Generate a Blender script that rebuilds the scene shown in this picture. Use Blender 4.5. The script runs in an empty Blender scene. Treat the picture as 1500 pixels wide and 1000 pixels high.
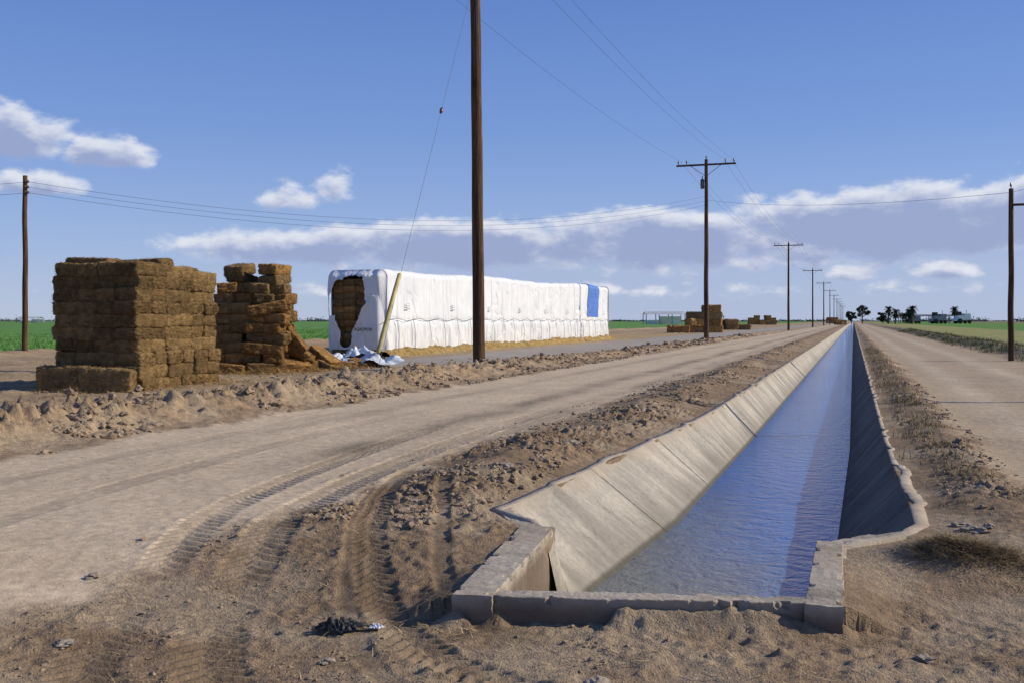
import bpy, bmesh, math, random
import numpy as np
from mathutils import Vector, Matrix, noise as mn
random.seed(7); rng=np.random.default_rng(11)
TH=math.atan(500/1458.0); CT,ST=math.cos(TH),math.sin(TH)
def W(X,Y): return (X*CT-Y*ST, X*ST+Y*CT)
scene=bpy.context.scene; coll=scene.collection
# ---------------------------------------------------------------- noise
def _h(xi,yi,seed):
    n=(xi*374761393+yi*668265263+seed*1274126177)&0xFFFFFFFF
    n=((n^(n>>13))*1274126177)&0xFFFFFFFF
    n=(n^(n>>16))&0xFFFFFFFF
    return n/4294967295.0
def vn(x,y,seed=0):
    xf=np.floor(x); yf=np.floor(y); xi=xf.astype(np.int64); yi=yf.astype(np.int64)
    fx=x-xf; fy=y-yf; fx=fx*fx*fx*(fx*(fx*6-15)+10); fy=fy*fy*fy*(fy*(fy*6-15)+10)
    a=_h(xi,yi,seed); b=_h(xi+1,yi,seed); c=_h(xi,yi+1,seed); d=_h(xi+1,yi+1,seed)
    return (a*(1-fx)+b*fx)*(1-fy)+(c*(1-fx)+d*fx)*fy
def fbm(x,y,oct=4,seed=0,gain=.5):
    x=np.asarray(x,float); y=np.asarray(y,float)
    r=np.zeros(np.broadcast(x,y).shape); a=1; tot=0
    for o in range(oct):
        r+=a*vn(x,y,seed+o*17); tot+=a; a*=gain
        x,y=(x*.8-y*.6)*2.03+5.1,(x*.6+y*.8)*2.03+1.7
    return r/tot
def ss(a,b,x):
    k=np.clip((x-a)/(b-a),0,1); return k*k*(3-2*k)
# ---------------------------------------------------------------- mesh helpers
def link(o): coll.objects.link(o); return o
def np_mesh(name,V,F,smooth=True,col=None):
    V=np.asarray(V,np.float32); F=np.asarray(F,np.int32)
    me=bpy.data.meshes.new(name); me.vertices.add(len(V)); me.vertices.foreach_set("co",V.ravel())
    k=F.shape[1]; me.loops.add(F.size); me.loops.foreach_set("vertex_index",F.ravel())
    me.polygons.add(len(F)); me.polygons.foreach_set("loop_start",np.arange(0,F.size,k,dtype=np.int32))
    me.polygons.foreach_set("use_smooth",np.full(len(F),smooth,bool))
    me.update(calc_edges=True)
    if col is not None:
        a=me.color_attributes.new("Col","FLOAT_COLOR","POINT")
        c=np.ones((len(V),4),np.float32); c[:,:col.shape[1]]=col; a.data.foreach_set("color",c.ravel())
    return me
def grid_faces(nr,nc,flip=False):
    i=np.arange(nr-1)[:,None]*nc+np.arange(nc-1)[None,:]
    i=i.ravel()
    f=np.stack([i,i+1,i+nc+1,i+nc],1)
    return f[:,::-1] if flip else f
def obj(name,me,mat=None,parent=None,**k):
    o=bpy.data.objects.new(name,me); link(o)
    if mat and me and not me.materials: me.materials.append(mat)
    if parent: o.parent=parent
    for a,b in k.items(): o[a]=b
    return o
def bm_obj(name,bm,mat=None,parent=None,smooth=False,**k):
    me=bpy.data.meshes.new(name); bm.to_mesh(me); bm.free()
    if smooth:
        for p in me.polygons: p.use_smooth=True
    return obj(name,me,mat,parent,**k)
def bm_box(bm,c,d,rot=None,bev=0):
    m=Matrix.Translation(c)
    if rot is not None: m=m@rot
    r=bmesh.ops.create_cube(bm,size=1,matrix=m@Matrix.Diagonal((d[0],d[1],d[2],1)))
    if bev:
        es=list({e for v in r['verts'] for e in v.link_edges})
        bmesh.ops.bevel(bm,geom=es,offset=bev,segments=2,affect='EDGES')
def bm_tube(bm,pts,rad,n=8,caps=True):
    pts=[Vector(p) for p in pts]; rings=[]
    if not hasattr(rad,'__len__'): rad=[rad]*len(pts)
    for i,p in enumerate(pts):
        a=pts[max(i-1,0)]; b=pts[min(i+1,len(pts)-1)]; d=(b-a).normalized()
        u=d.cross(Vector((0,0,1))) if abs(d.z)<.95 else d.cross(Vector((0,1,0)))
        u.normalize(); w=d.cross(u)
        rings.append([bm.verts.new(p+rad[i]*(math.cos(2*math.pi*k/n)*u+math.sin(2*math.pi*k/n)*w)) for k in range(n)])
    for r0,r1 in zip(rings,rings[1:]):
        for k in range(n):
            bm.faces.new((r0[k],r0[(k+1)%n],r1[(k+1)%n],r1[k]))
    if caps:
        bm.faces.new(rings[0][::-1]); bm.faces.new(rings[-1])
# ---------------------------------------------------------------- material helpers
class NT:
    def __init__(s,nt): s.nt=nt
    def n(s,t,**k):
        nd=s.nt.nodes.new(t)
        for a,b in k.items(): setattr(nd,a,b)
        return nd
    def l(s,a,b): s.nt.links.new(a,b)
    def m(s,op,a,b=None,c=None,clamp=False):
        nd=s.nt.nodes.new('ShaderNodeMath'); nd.operation=op; nd.use_clamp=clamp
        for i,v in enumerate((a,b,c)):
            if v is None: continue
            if isinstance(v,(int,float)): nd.inputs[i].default_value=v
            else: s.nt.links.new(v,nd.inputs[i])
        return nd.outputs[0]
    def vm(s,op,a,b=None,c=None,out=0):
        nd=s.nt.nodes.new('ShaderNodeVectorMath'); nd.operation=op
        for i,v in enumerate((a,b,c)):
            if v is None: continue
            if isinstance(v,tuple): nd.inputs[i].default_value=v
            else: s.nt.links.new(v,nd.inputs[i])
        return nd.outputs['Value'] if out else nd.outputs[0]
    def noise(s,vec,scale,detail=4,rough=.5,dist=0):
        nd=s.n('ShaderNodeTexNoise'); nd.inputs['Scale'].default_value=scale; nd.inputs['Detail'].default_value=detail
        nd.inputs['Roughness'].default_value=rough; nd.inputs['Distortion'].default_value=dist
        if vec is not None: s.l(vec,nd.inputs['Vector'])
        return nd.outputs['Fac']
    def mapping(s,vec,sc):
        return s.vm('MULTIPLY',vec,tuple(sc))
    def ramp(s,fac,stops):
        nd=s.n('ShaderNodeValToRGB'); e=nd.color_ramp.elements
        while len(e)<len(stops): e.new(.5)
        for i,(p,c) in enumerate(stops):
            e[i].position=p; e[i].color=(c[0],c[1],c[2],1) if hasattr(c,'__len__') else (c,c,c,1)
        s.l(fac,nd.inputs[0]); return nd.outputs[0]
    def mix(s,f,a,b,mode='MIX'):
        nd=s.n('ShaderNodeMix'); nd.data_type='RGBA'; nd.blend_type=mode
        for i,v in ((0,f),(6,a),(7,b)):
            if isinstance(v,(int,float)): nd.inputs[i].default_value=v
            elif isinstance(v,tuple): nd.inputs[i].default_value=(*v,1)
            else: s.l(v,nd.inputs[i])
        return nd.outputs[2]
    def scl(s,col,f):
        nd=s.n('ShaderNodeVectorMath',operation='SCALE'); s.l(col,nd.inputs[0])
        if isinstance(f,(int,float)): nd.inputs[3].default_value=f
        else: s.l(f,nd.inputs[3])
        return nd.outputs[0]
    def mr(s,v,a,b,c=0,d=1):
        nd=s.n('ShaderNodeMapRange'); nd.interpolation_type='SMOOTHSTEP'
        for i,x in zip(range(1,5),(a,b,c,d)): nd.inputs[i].default_value=x
        s.l(v,nd.inputs[0]); return nd.outputs[0]
    def bump(s,h,strength,dist,prev=None):
        nd=s.n('ShaderNodeBump'); nd.inputs['Distance'].default_value=dist
        if isinstance(strength,(int,float)): nd.inputs['Strength'].default_value=strength
        else: s.l(strength,nd.inputs['Strength'])
        s.l(h,nd.inputs['Height'])
        if prev is not None: s.l(prev,nd.inputs['Normal'])
        return nd.outputs[0]
def new_mat(name,rough=.9,spec=.2):
    m=bpy.data.materials.new(name); m.use_nodes=True; t=NT(m.node_tree)
    b=m.node_tree.nodes['Principled BSDF']; b.inputs['Roughness'].default_value=rough
    b.inputs['Specular IOR Level'].default_value=spec
    tc=t.n('ShaderNodeTexCoord')
    return m,t,b,tc.outputs['Object']
def simple_mat(name,c,rough=.8,var=.25,scale=8,bump=.2,spec=.2,metal=0,stretch=None,dist=.02):
    m,t,b,v=new_mat(name,rough,spec)
    vv=t.mapping(v,stretch) if stretch else v
    n=t.noise(vv,scale,5,.6)
    c0=tuple(x*(1-var*1.4) for x in c); c1=tuple(min(x*(1+var*1.2),1) for x in c)
    col=t.ramp(n,[(.3,c0),(.7,c1)])
    t.l(col,b.inputs['Base Color']); b.inputs['Metallic'].default_value=metal
    if bump: t.l(t.bump(n,bump,dist),b.inputs['Normal'])
    return m
# ---------------------------------------------------------------- camera, sun, world
cam=bpy.data.objects.new("camera",bpy.data.cameras.new("camera")); link(cam)
cam.location=(0,0,1.6); cam.rotation_euler=(math.radians(90),0,TH)
cam.data.lens=35; cam.data.sensor_width=36; cam.data.shift_y=-.02; cam.data.clip_start=.1; cam.data.clip_end=30000
scene.camera=cam
EL=math.radians(29); azc=math.radians(4)
sx,sy=W(math.cos(azc),math.sin(azc)); SUN=Vector((sx*math.cos(EL),sy*math.cos(EL),math.sin(EL)))
sl=bpy.data.lights.new("sun","SUN"); sl.energy=5.0; sl.angle=math.radians(.5); sl.color=(1,.92,.78)
so=bpy.data.objects.new("sun",sl); link(so); so.rotation_euler=SUN.to_track_quat('Z','Y').to_euler()
world=bpy.data.worlds.new("World"); scene.world=world; world.use_nodes=True
t=NT(world.node_tree); world.node_tree.nodes.clear()
STR=.085
sky=t.n('ShaderNodeTexSky'); sky.sky_type='NISHITA'; sky.sun_disc=False; sky.sun_elevation=EL; sky.sun_rotation=math.atan2(sx,sy)
sky.air_density=1.0; sky.dust_density=.1; sky.ozone_density=3; sky.altitude=0
tcw=t.n('ShaderNodeTexCoord'); sep=t.n('ShaderNodeSeparateXYZ'); t.l(tcw.outputs['Generated'],sep.inputs[0])
az=t.m('ADD',t.m('MULTIPLY',t.m('ARCTAN2',sep.outputs[0],sep.outputs[1]),57.2958),math.degrees(TH))
el=t.m('MULTIPLY',t.m('ARCSINE',sep.outputs[2]),57.2958)
blobs=[(-26.2,9.1,3.2,2.3,1.0,1.7),(-22.4,8.7,2.9,1.4,.8,1.45),(-25.6,7.0,3.2,.9,.7,1.5),(-12.7,6.7,2.3,1.1,.7,1.15),(-10.0,7.5,1.6,1.1,.9,1.05),
 (-12,4.2,9.5,1.1,1.4,1.5),(-3,4.5,11,1.7,1.9,1.8),(9,4.8,10,1.8,2.4,1.9),(21,5.4,11,2.1,2.8,2.2),(31,5.8,9,2.4,3.2,2.1),
 (18.6,2.5,1.8,.8,.4,1.3),(23.6,2.65,2.1,.95,.45,1.35),(0,1.7,24,.5,.5,.55),
 (52,10,12,3,1.5,1.2)]
def dens(a,e):
    cx=t.n('ShaderNodeCombineXYZ'); t.l(a,cx.inputs[0]); t.l(e,cx.inputs[1]); t.l(t.m('MULTIPLY',e,-1),cx.inputs[2]); P=cx.outputs[0]
    n=t.noise(t.vm('MULTIPLY',P,(.42,.74,0)),1.0,8,.56,.1)
    M=None
    for (ba,be,rx,up,dn,wt) in blobs:
        q=t.vm('MULTIPLY_ADD',P,(1/rx,1/up,1/dn),(-ba/rx,-be/up,be/dn))
        q=t.vm('MAXIMUM',q,(-1e3,0,0)); L=t.vm('LENGTH',q,out=1)
        mi=t.m('MULTIPLY_ADD',L,-wt,wt)
        M=mi if M is None else t.m('MAXIMUM',M,mi)
    M=t.m('MINIMUM',t.m('MAXIMUM',M,-1.0),1.3)
    return t.m('ADD',t.m('SUBTRACT',M,.26),t.m('MULTIPLY',t.m('SUBTRACT',n,.5),2.5))
D1=dens(az,el); D2=dens(t.m('ADD',az,.25),t.m('ADD',el,.50))
alpha=t.mr(D1,-.22,.45)
lit=t.mr(D2,.85,-.25)
ccol=t.mix(lit,(.325,.385,.60),(.80,.82,.885))
grad=t.ramp(t.m('MULTIPLY',el,1/90,clamp=True),[(0,(.47,.56,.77)),(.03,(.41,.51,.77)),(.06,(.33,.46,.77)),(.12,(.205,.345,.72)),(.21,(.125,.245,.63)),(1,(.05,.12,.40))])
skyc=t.mix(.75,t.mix(1.0,sky.outputs[0],(.85,.93,1.2),'MULTIPLY'),t.scl(grad,1/STR))
hz_=t.m('MULTIPLY',t.mr(el,5.5,3.2,0,1),t.mr(az,-14,2,0,.42))
hzc=t.n('ShaderNodeRGB'); hzc.outputs[0].default_value=(.40,.47,.68,1)
skyc=t.mix(hz_,skyc,t.scl(hzc.outputs[0],1/STR))
final=t.mix(t.m('MULTIPLY',alpha,.86),skyc,t.scl(ccol,1/STR))
bg=t.n('ShaderNodeBackground'); bg.inputs[1].default_value=STR; t.l(final,bg.inputs[0])
wo=t.n('ShaderNodeOutputWorld'); t.l(bg.outputs[0],wo.inputs[0])
scene.view_settings.view_transform='Standard'; scene.view_settings.look='None'; scene.view_settings.exposure=0
# ---------------------------------------------------------------- canal geometry (x across, y along)
def tL(s): return np.interp(s,[0,7.42,8.0,11,15,18,1e5],[-2.2,-2.2,-2.80,-2.65,-2.42,-2.33,-2.33])
def tR(s): return np.interp(s,[0,7.5,7.8,8.15,8.45,9.2,11.5,14,1e5],[-.15,-.15,.10,.34,.46,.46,.42,.39,.39])
def tLw(s): return np.interp(s,[0,7.4,8,11,18,1e5],[-2.06,-2.06,-2.03,-1.82,-1.79,-1.79])
def tRw(s): return np.interp(s,[0,7.5,10,18,1e5],[-.22,-.22,-.16,-.06,-.06])
def sF(t): return 5.5+.24*(t+2.24)
WZ=-.62
def cat(pts,n=14):
    P=np.array(pts,float); P=np.vstack([2*P[0]-P[1],P,2*P[-1]-P[-2]]); out=[]
    for i in range(1,len(P)-2):
        u=np.linspace(0,1,n,endpoint=False)[:,None]
        a,b,c,d=P[i-1],P[i],P[i+1],P[i+2]
        out.append(.5*((2*b)+(-a+c)*u+(2*a-5*b+4*c-d)*u**2+(-a+3*b-3*c+d)*u**3))
    out.append(P[-2][None]); return np.vstack(out)
tracks=[(cat([(-2.3,3.0),(-2.72,3.8),(-3.45,4.8),(-4.05,6.2),(-4.5,7.6),(-4.9,10.5),(-5.1,14),(-5.2,20),(-5.2,30)]),.19,.010,1),
 (cat([(-3.05,2.8),(-3.4,3.6),(-3.95,4.5),(-4.5,5.7),(-5.15,7.5),(-5.65,10.5),(-6.0,14)]),.17,.008,1),
 (cat([(-.8,4.2),(-1.5,4.5),(-2.3,5.0),(-3.15,6.2),(-3.85,7.7),(-4.45,9.8),(-4.7,13),(-4.75,18)]),.12,.009,1),
 (cat([(-1.0,3.7),(-1.8,4.1),(-2.65,5.0),(-3.45,6.5),(-4.1,8.0),(-4.6,10)]),.07,.007,0),
 (cat([(-2.0,5.35),(-2.4,5.8),(-2.8,6.6),(-3.3,7.8),(-3.7,8.8)]),.07,.008,0),
 (cat([(-6.0,2.5),(-6.3,5),(-6.9,9),(-7.3,14),(-7.4,24),(-7.3,40)]),.16,.005,0),
 (cat([(-7.6,2.5),(-7.9,6),(-8.4,12),(-8.6,20),(-8.5,40)]),.16,.004,0)]
def track_h(T,S):
    z=np.zeros_like(T); dark=np.zeros_like(T); flat=np.zeros_like(T)
    sel=np.where((S<40)&(S>2.2)&(T<0)&(T>-10))[0]
    for (P,w,dep,tread) in tracks:
        lo=P.min(0)-.5; hi=P.max(0)+.5
        q=sel[(T[sel]>lo[0])&(T[sel]<hi[0])&(S[sel]>lo[1])&(S[sel]<hi[1])]
        if len(q)==0: continue
        x=T[q]+.03*(vn(T[q]*3,S[q]*3,90)-.5); y=S[q]; best=np.full(len(q),9.); arc=np.zeros(len(q)); L=0
        for a,b in zip(P[:-1],P[1:]):
            d=b-a; l=np.hypot(*d)
            m=np.where((np.abs(y-(a[1]+b[1])/2)<l/2+.5))[0]
            if len(m):
                u=np.clip(((x[m]-a[0])*d[0]+(y[m]-a[1])*d[1])/(l*l),0,1)
                px=a[0]+u*d[0]-x[m]; py=a[1]+u*d[1]-y[m]; sg=np.sign(px*d[1]-py*d[0]); dist=np.hypot(px,py)
                k=dist<np.abs(best[m]); mk=m[k]; best[mk]=(dist*sg)[k]; arc[mk]=L+u[k]*l
            L+=l
        ad=np.abs(best); inside=1-ss(w*.85,w*1.08,ad); ridge=np.exp(-((ad-w*1.22)/(w*.18))**2)
        nz=np.clip(fbm(x*1.1,y*1.1,2,91)*2.2-.10,.25,1.1)
        fade=(1-ss(9,20,y)*.85)
        hh=-dep*inside+dep*.8*ridge*np.clip(fbm(x*10,y*10,2,92)*3-1.0,0,1.6)
        if tread:
            lug=np.sin(2*np.pi*(arc/.11+ad/w*.8))
            hh+=inside*.012*np.clip(lug*2.6,-1,1)*(ad>w*.10)
        z[q]+=hh*nz*fade; dark[q]+=(inside*.30-ridge*.05)*fade*nz; flat[q]=np.maximum(flat[q],inside*nz)
    return z,dark,flat
def masks(T,S):
    wob=(fbm(S*.35,T*.1,3,5)-.5)*.7+(fbm(S*3,T*3,3,6)-.5)*.35
    tw=T+wob
    road=ss(-9.5,-9.1,tw)*(1-ss(-4.75,-4.25,tw))
    rroad=ss(1.25,1.7,tw)*(1-ss(5.9,6.6,tw))
    grey=ss(-18.6,-17.2,tw)*(1-ss(-12.6,-11.8,tw))*ss(24,34,S)
    return tw,road,rroad,grey
def HC(T,S,color=True):
    T=np.asarray(T,float); S=np.asarray(S,float)
    tw,road,rroad,grey=masks(T,S)
    trz,dk,flt=track_h(T.ravel(),S.ravel()); trz=trz.reshape(T.shape); dk=dk.reshape(T.shape); flt=flt.reshape(T.shape)
    far=1-ss(60,400,S)
    dl=np.where(T<-1.2,tL(S)-T,T-tR(S))
    inS=(S<sF(T)-.02)
    lipf=np.where(inS,1.0,ss(.05,.45,dl))
    n1=fbm(T*.6,S*.6,3,1)-.5; n2=fbm(T*2.6,S*2.6,4,2)-.5; n3=fbm(T*10,S*10,4,3,.65)-.5; n4=fbm(T*26,S*26,2,4)-.5
    clod=np.clip(fbm(T*7,S*7,3,8,.6)-.54,0,1); crum=np.clip(fbm(T*17,S*17,2,9,.6)-.55,0,1)
    rough=np.clip(1-road*.93-rroad*.88-grey*.85,.05,1)
    frontsoft=1-ss(6.5,9,S)
    patch=.30+1.1*ss(.42,.64,fbm(T*.7,S*.7,3,13))
    z=n1*.05*(1-road*.5)+ rough*(1-.88*flt)*(n2*.060*(1-.5*frontsoft)+patch*(n3*.05+n4*.026+clod*.13+crum*.10)*(1-.60*frontsoft))*(1-ss(20,90,np.abs(T))*.8)*far
    z+=road*(n2*.010+n3*.004+n4*.002)
    bank=np.exp(-((T+3.55)/.55)**2)*ss(6.6,9,S)
    z+=bank*(.12+.12*(fbm(T*.8,S*.8,3,12)-.5)*2)*far
    rbank=np.exp(-((T-1.15)/.35)**2)*ss(8,10,S); z+=rbank*.08*far
    hb=np.interp(S,[0,20,30,45,100,300],[.36,.36,.28,.17,.12,0])
    cen=-10.75+.35*(fbm(S*.25,S*0,2,20)-.5)*2
    wdt=.85+.25*(vn(S*.7,S*0,21)-.5)*2
    berm=np.exp(-(np.abs(T-cen)/wdt)**2.4)
    z+=berm*hb*(.75+.45*(fbm(T*1.2,S*1.2,3,22)-.4))
    z+=berm*hb*(np.clip(fbm(T*4.5,S*4.5,4,23,.65)-.48,0,1)*1.9+.55*(fbm(T*13,S*13,3,24,.6)-.5)+.5*np.clip(fbm(T*9,S*9,2,25)-.55,0,1))
    b2=np.exp(-((T+36.6)/1.0)**2); z+=b2*.28*(.6+.8*fbm(T*.8,S*.8,3,30))*(1-ss(150,500,S))
    b3=np.exp(-((T-7.6)/.7)**2); z+=b3*.32*(.5+.9*fbm(T*.8,S*.5,3,31))*(1-ss(150,500,S))
    z+=-.17*(1-ss(5.45,7.1,S-.24*(np.clip(T,-4,2)+2.24)))*ss(-6.5,-3.5,T)
    z+=.09*np.exp(-((S-sF(T)+.06)/.12)**2)*ss(-2.6,-2.0,T)*(1-ss(-.2,.3,T))*(1.3*ss(.47,.68,fbm(T*1.9,S*.5,3,33)))
    z+=.10*np.exp(-(((T-.68)/.35)**2+((S-7.5)/.28)**2))
    z+=trz
    z=z*lipf+(1-lipf)*np.where(S>8,-.008,-.028)
    if not color: return z
    warm=np.array([1.04,.985,.88])
    c_road=np.array([.475,.39,.297])*warm; c_soft=np.array([.235,.172,.118])*warm; c_berm=np.array([.33,.245,.168])*warm; c_grey=np.array([.33,.285,.235])
    c_yard=np.array([.34,.245,.145])
    def mixc(c,d,m): return c*(1-m[...,None])+d*m[...,None]
    C=np.ones(T.shape+(3,))*c_soft
    C=mixc(C,c_berm,ss(-9.3,-10,tw)); C=mixc(C,c_yard,ss(-12,-13.5,tw)*.8)
    C=mixc(C,np.array([.38,.27,.13]),ss(-18.2,-19.6,tw)*(1-ss(-27,-30,tw)*1)*ss(30,40,S)*(1-ss(100,140,S))*.8)
    C=mixc(C,c_grey,grey)
    C=mixc(C,c_road,road)
    C=mixc(C,np.array([.355,.285,.21])*warm,rroad)
    rut=(np.exp(-((T-2.5-.2*(fbm(S*.1,S*0,2,43)-.5))/.35)**2)+np.exp(-((T-4.4-.2*(fbm(S*.1,S*0,2,43)-.5))/.4)**2))*rroad
    C=mixc(C,np.array([.47,.395,.305])*warm,np.clip(rut,0,1)*.75)
    C=mixc(C,np.array([.20,.16,.095]),ss(6.4,7.2,tw))
    C=mixc(C,np.array([.27,.26,.095]),ss(10,12,tw)*(1-ss(24,26,tw)))
    C=mixc(C,np.array([.11,.22,.045]),ss(24,26,tw)*(1-ss(90,100,tw)))
    C=mixc(C,np.array([.10,.17,.05]),ss(-900,-910,tw))
    C=mixc(C,np.array([.20,.20,.14]),ss(1200,2500,S)*.8)
    C*= (1-.45*road*np.clip(np.exp(-((T+6.0+.4*(fbm(S*.15,S*0,2,40)-.5))/.35)**2)+.7*np.exp(-((T+4.9)/.3)**2)+.5*np.exp(-((T+8.0)/.25)**2),0,1)*ss(7,12,S)*fbm(T*2,S*.7,3,41)*1.6)[...,None]
    C*= (1-dk*.55)[...,None]
    fineamp=.5+.5*rough
    C*= (1+(fbm(T*.9,S*.9,5,50,.6)-.5)*.6*fineamp)[...,None]*(1+(fbm(T*7,S*7,3,51,.6)-.5)*.45*fineamp)[...,None]
    dust=np.clip(fbm(T*1.4,S*1.4,4,55)-.47,0,1)*3*(1-road)*(np.abs(T)<12)
    C=mixc(C,np.array([.39,.305,.205]),np.clip(dust,0,.5))
    return z,np.concatenate([C,rough[...,None]*(1-.5*flt[...,None])],-1)
base=.018
def grow(start,r,lim,step):
    out=[0.0]; d=0
    while d<lim:
        st=step if d<start else step+r*(d-start)
        if d>60: st=step+r*(60-start)+.06*(d-60)
        d+=st; out.append(d)
    return np.array(out)
dleft=grow(2.6,.0085,4500,base); dright=grow(1.0,.013,4500,base)
inner=np.linspace(0,1,104)[1:-1]
rows=[-4,-2.5,-1,0,1,1.8,2.4,2.8]; s=3.0
while s<5500:
    rows.append(s); s+= base if s<8 else (base+.0042*(s-8) if s<45 else .18+.014*(s-45))
rows=np.array(rows); NR=len(rows)
dl_=dleft[::-1]
tl=tL(rows)[:,None]; tr=tR(rows)[:,None]
TT=np.hstack([tl-dl_[None,:], tl+(tr-tl)*inner[None,:], tr+dright[None,:]])
SS=np.repeat(rows[:,None],TT.shape[1],1)
Z,C=HC(TT,SS)
deep=np.zeros_like(Z,bool); nl=len(dl_); deep[:,nl:nl+len(inner)]=True
deep&=(SS>sF(TT)+.07)
Z[deep]=-1.25
V=np.stack([TT,SS,Z],-1).reshape(-1,3)
gm=np_mesh("ground",V,grid_faces(*TT.shape),True,C.reshape(-1,4))
m,t,b,v=new_mat("dirt",.95,.1)
at=t.n('ShaderNodeAttribute'); at.attribute_name="Col"
n1=t.noise(v,11,6,.68); n2=t.noise(v,75,3,.6)
f=t.m('MULTIPLY',t.mr(n1,.3,.7,.80,1.15),t.mr(n2,.3,.7,.84,1.13))
h=t.m('MULTIPLY_ADD',n2,.35,n1)
t.l(t.scl(at.outputs['Color'],f),b.inputs['Base Color']); t.l(t.bump(h,t.m('MULTIPLY_ADD',at.outputs['Alpha'],.60,.22),.05),b.inputs['Normal'])
dirt=m
obj("ground",gm,dirt,kind="structure",label="dry brown dirt ground with pale tracks and ridges")
# ---------------------------------------------------------------- lining
def conc_mat(name,c,joints=True):
    m,t,b,v=new_mat(name,.88,.2)
    sp=t.n('ShaderNodeSeparateXYZ'); t.l(v,sp.inputs[0])
    n1=t.noise(v,.9,5,.6); n2=t.noise(v,16,6,.65)
    st=t.noise(t.mapping(v,(.35,1.6,.35)),2.0,5,.6)
    col=t.ramp(n1,[(.3,tuple(x*.72 for x in c)),(.7,tuple(x*1.14 for x in c))])
    f=t.m('MULTIPLY',t.mr(n2,.3,.7,.84,1.10),t.mr(st,.35,.62,.78,1.08))
    col=t.scl(col,f)
    if joints:
        zz=t.m('ADD',sp.outputs[2],t.m('MULTIPLY',t.m('SUBTRACT',st,.5),.5))
        damp=t.mr(zz,-.58,-.26,1,0); col=t.mix(t.m('MULTIPLY',damp,.55),col,tuple(x*.40 for x in c))
        line=t.mr(sp.outputs[2],-.60,-.565,1,0); col=t.mix(t.m('MULTIPLY',line,.8),col,(.06,.055,.04))
        jm=t.m('ABSOLUTE',t.m('SUBTRACT',t.m('FRACT',t.m('MULTIPLY',t.m('ADD',sp.outputs[1],t.m('MULTIPLY',n2,.06)),1/3.0)),.5))
        j=t.mr(jm,.002,.009,1,0); col=t.mix(t.m('MULTIPLY',j,t.mr(n1,.35,.6,.6,.95)),col,(.04,.035,.03))
        ck=t.m('ABSOLUTE',t.m('SUBTRACT',t.noise(v,.7,5,.6,.4),.5)); ckm=t.mr(ck,.0,.003,1,0)
        col=t.mix(t.m('MULTIPLY',ckm,.6),col,(.06,.05,.04))
        dustf=t.mr(t.m('ADD',sp.outputs[2],t.m('MULTIPLY',t.m('SUBTRACT',n1,.5),.3)),-.14,.02,0,1); col=t.mix(t.m('MULTIPLY',dustf,.6),col,tuple(x*y for x,y in zip(c,(.92,.82,.7))))
    else:
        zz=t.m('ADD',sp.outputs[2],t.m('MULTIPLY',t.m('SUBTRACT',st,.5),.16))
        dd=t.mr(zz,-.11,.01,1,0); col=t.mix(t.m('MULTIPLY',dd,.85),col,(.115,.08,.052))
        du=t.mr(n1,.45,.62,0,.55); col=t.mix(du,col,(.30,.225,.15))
    t.l(col,b.inputs['Base Color']); t.l(t.bump(n2,.5,.03),b.inputs['Normal']); return m
conc=conc_mat("lining_concrete",(.42,.37,.295)); concR=conc_mat("shade_toned_lining_concrete",(.14,.125,.105)); conc2=conc_mat("headwall_concrete",(.42,.355,.275),False)  # right lining: same concrete, its shade painted in as a much darker colour
ls=[7.2]
while ls[-1]<5400: ls.append(ls[-1]+(.06 if ls[-1]<40 else .3+.02*(ls[-1]-40)))
ls=np.array(ls)
def lining(side):
    lip=tL(ls) if side<0 else tR(ls); wt=tLw(ls) if side<0 else tRw(ls)
    sg=side
    ed=(fbm(ls*.5,ls*0,2,60 if side<0 else 61)-.5)*.02; lip=lip+ed
    cut=np.clip(fbm(ls*2.3,ls*0,3,66)-.58,0,1)*.25; lip=lip+sg*cut
    chip=(fbm(ls*3.1,ls*0,3,64)-.5)*.02
    ow=np.interp(ls,[7,8.4,9,11,12.5],[.1,.10,.11,.10,.05]) if side>0 else .10+0*ls
    cols=[(lip+sg*(ow+.03),-.25+0*ls),(lip+sg*ow,.002+chip*.3),(lip+sg*.012,.008+chip),(lip-sg*.006,.001+chip)]
    for f in (.1,.25,.4,.55,.7,.85,1.0,1.25,1.5): cols.append((lip+(wt-lip)*f,WZ*f+0*ls))
    X=np.stack([c[0]+0*ls for c in cols],1); Zc=np.stack([c[1]+0*ls for c in cols],1)
    k=ls<7.6
    Zc[k]-=.03
    V=np.stack([X,np.repeat(ls[:,None],len(cols),1),Zc],-1).reshape(-1,3)
    return np_mesh("canal_lining",V,grid_faces(len(ls),len(cols),side>0),True)
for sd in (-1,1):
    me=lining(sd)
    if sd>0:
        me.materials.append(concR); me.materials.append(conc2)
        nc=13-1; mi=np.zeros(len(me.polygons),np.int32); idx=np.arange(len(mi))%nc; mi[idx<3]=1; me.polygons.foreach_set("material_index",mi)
    obj("canal_lining",me,conc if sd<0 else None,kind="structure",label="sloping concrete side of the irrigation canal")
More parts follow.
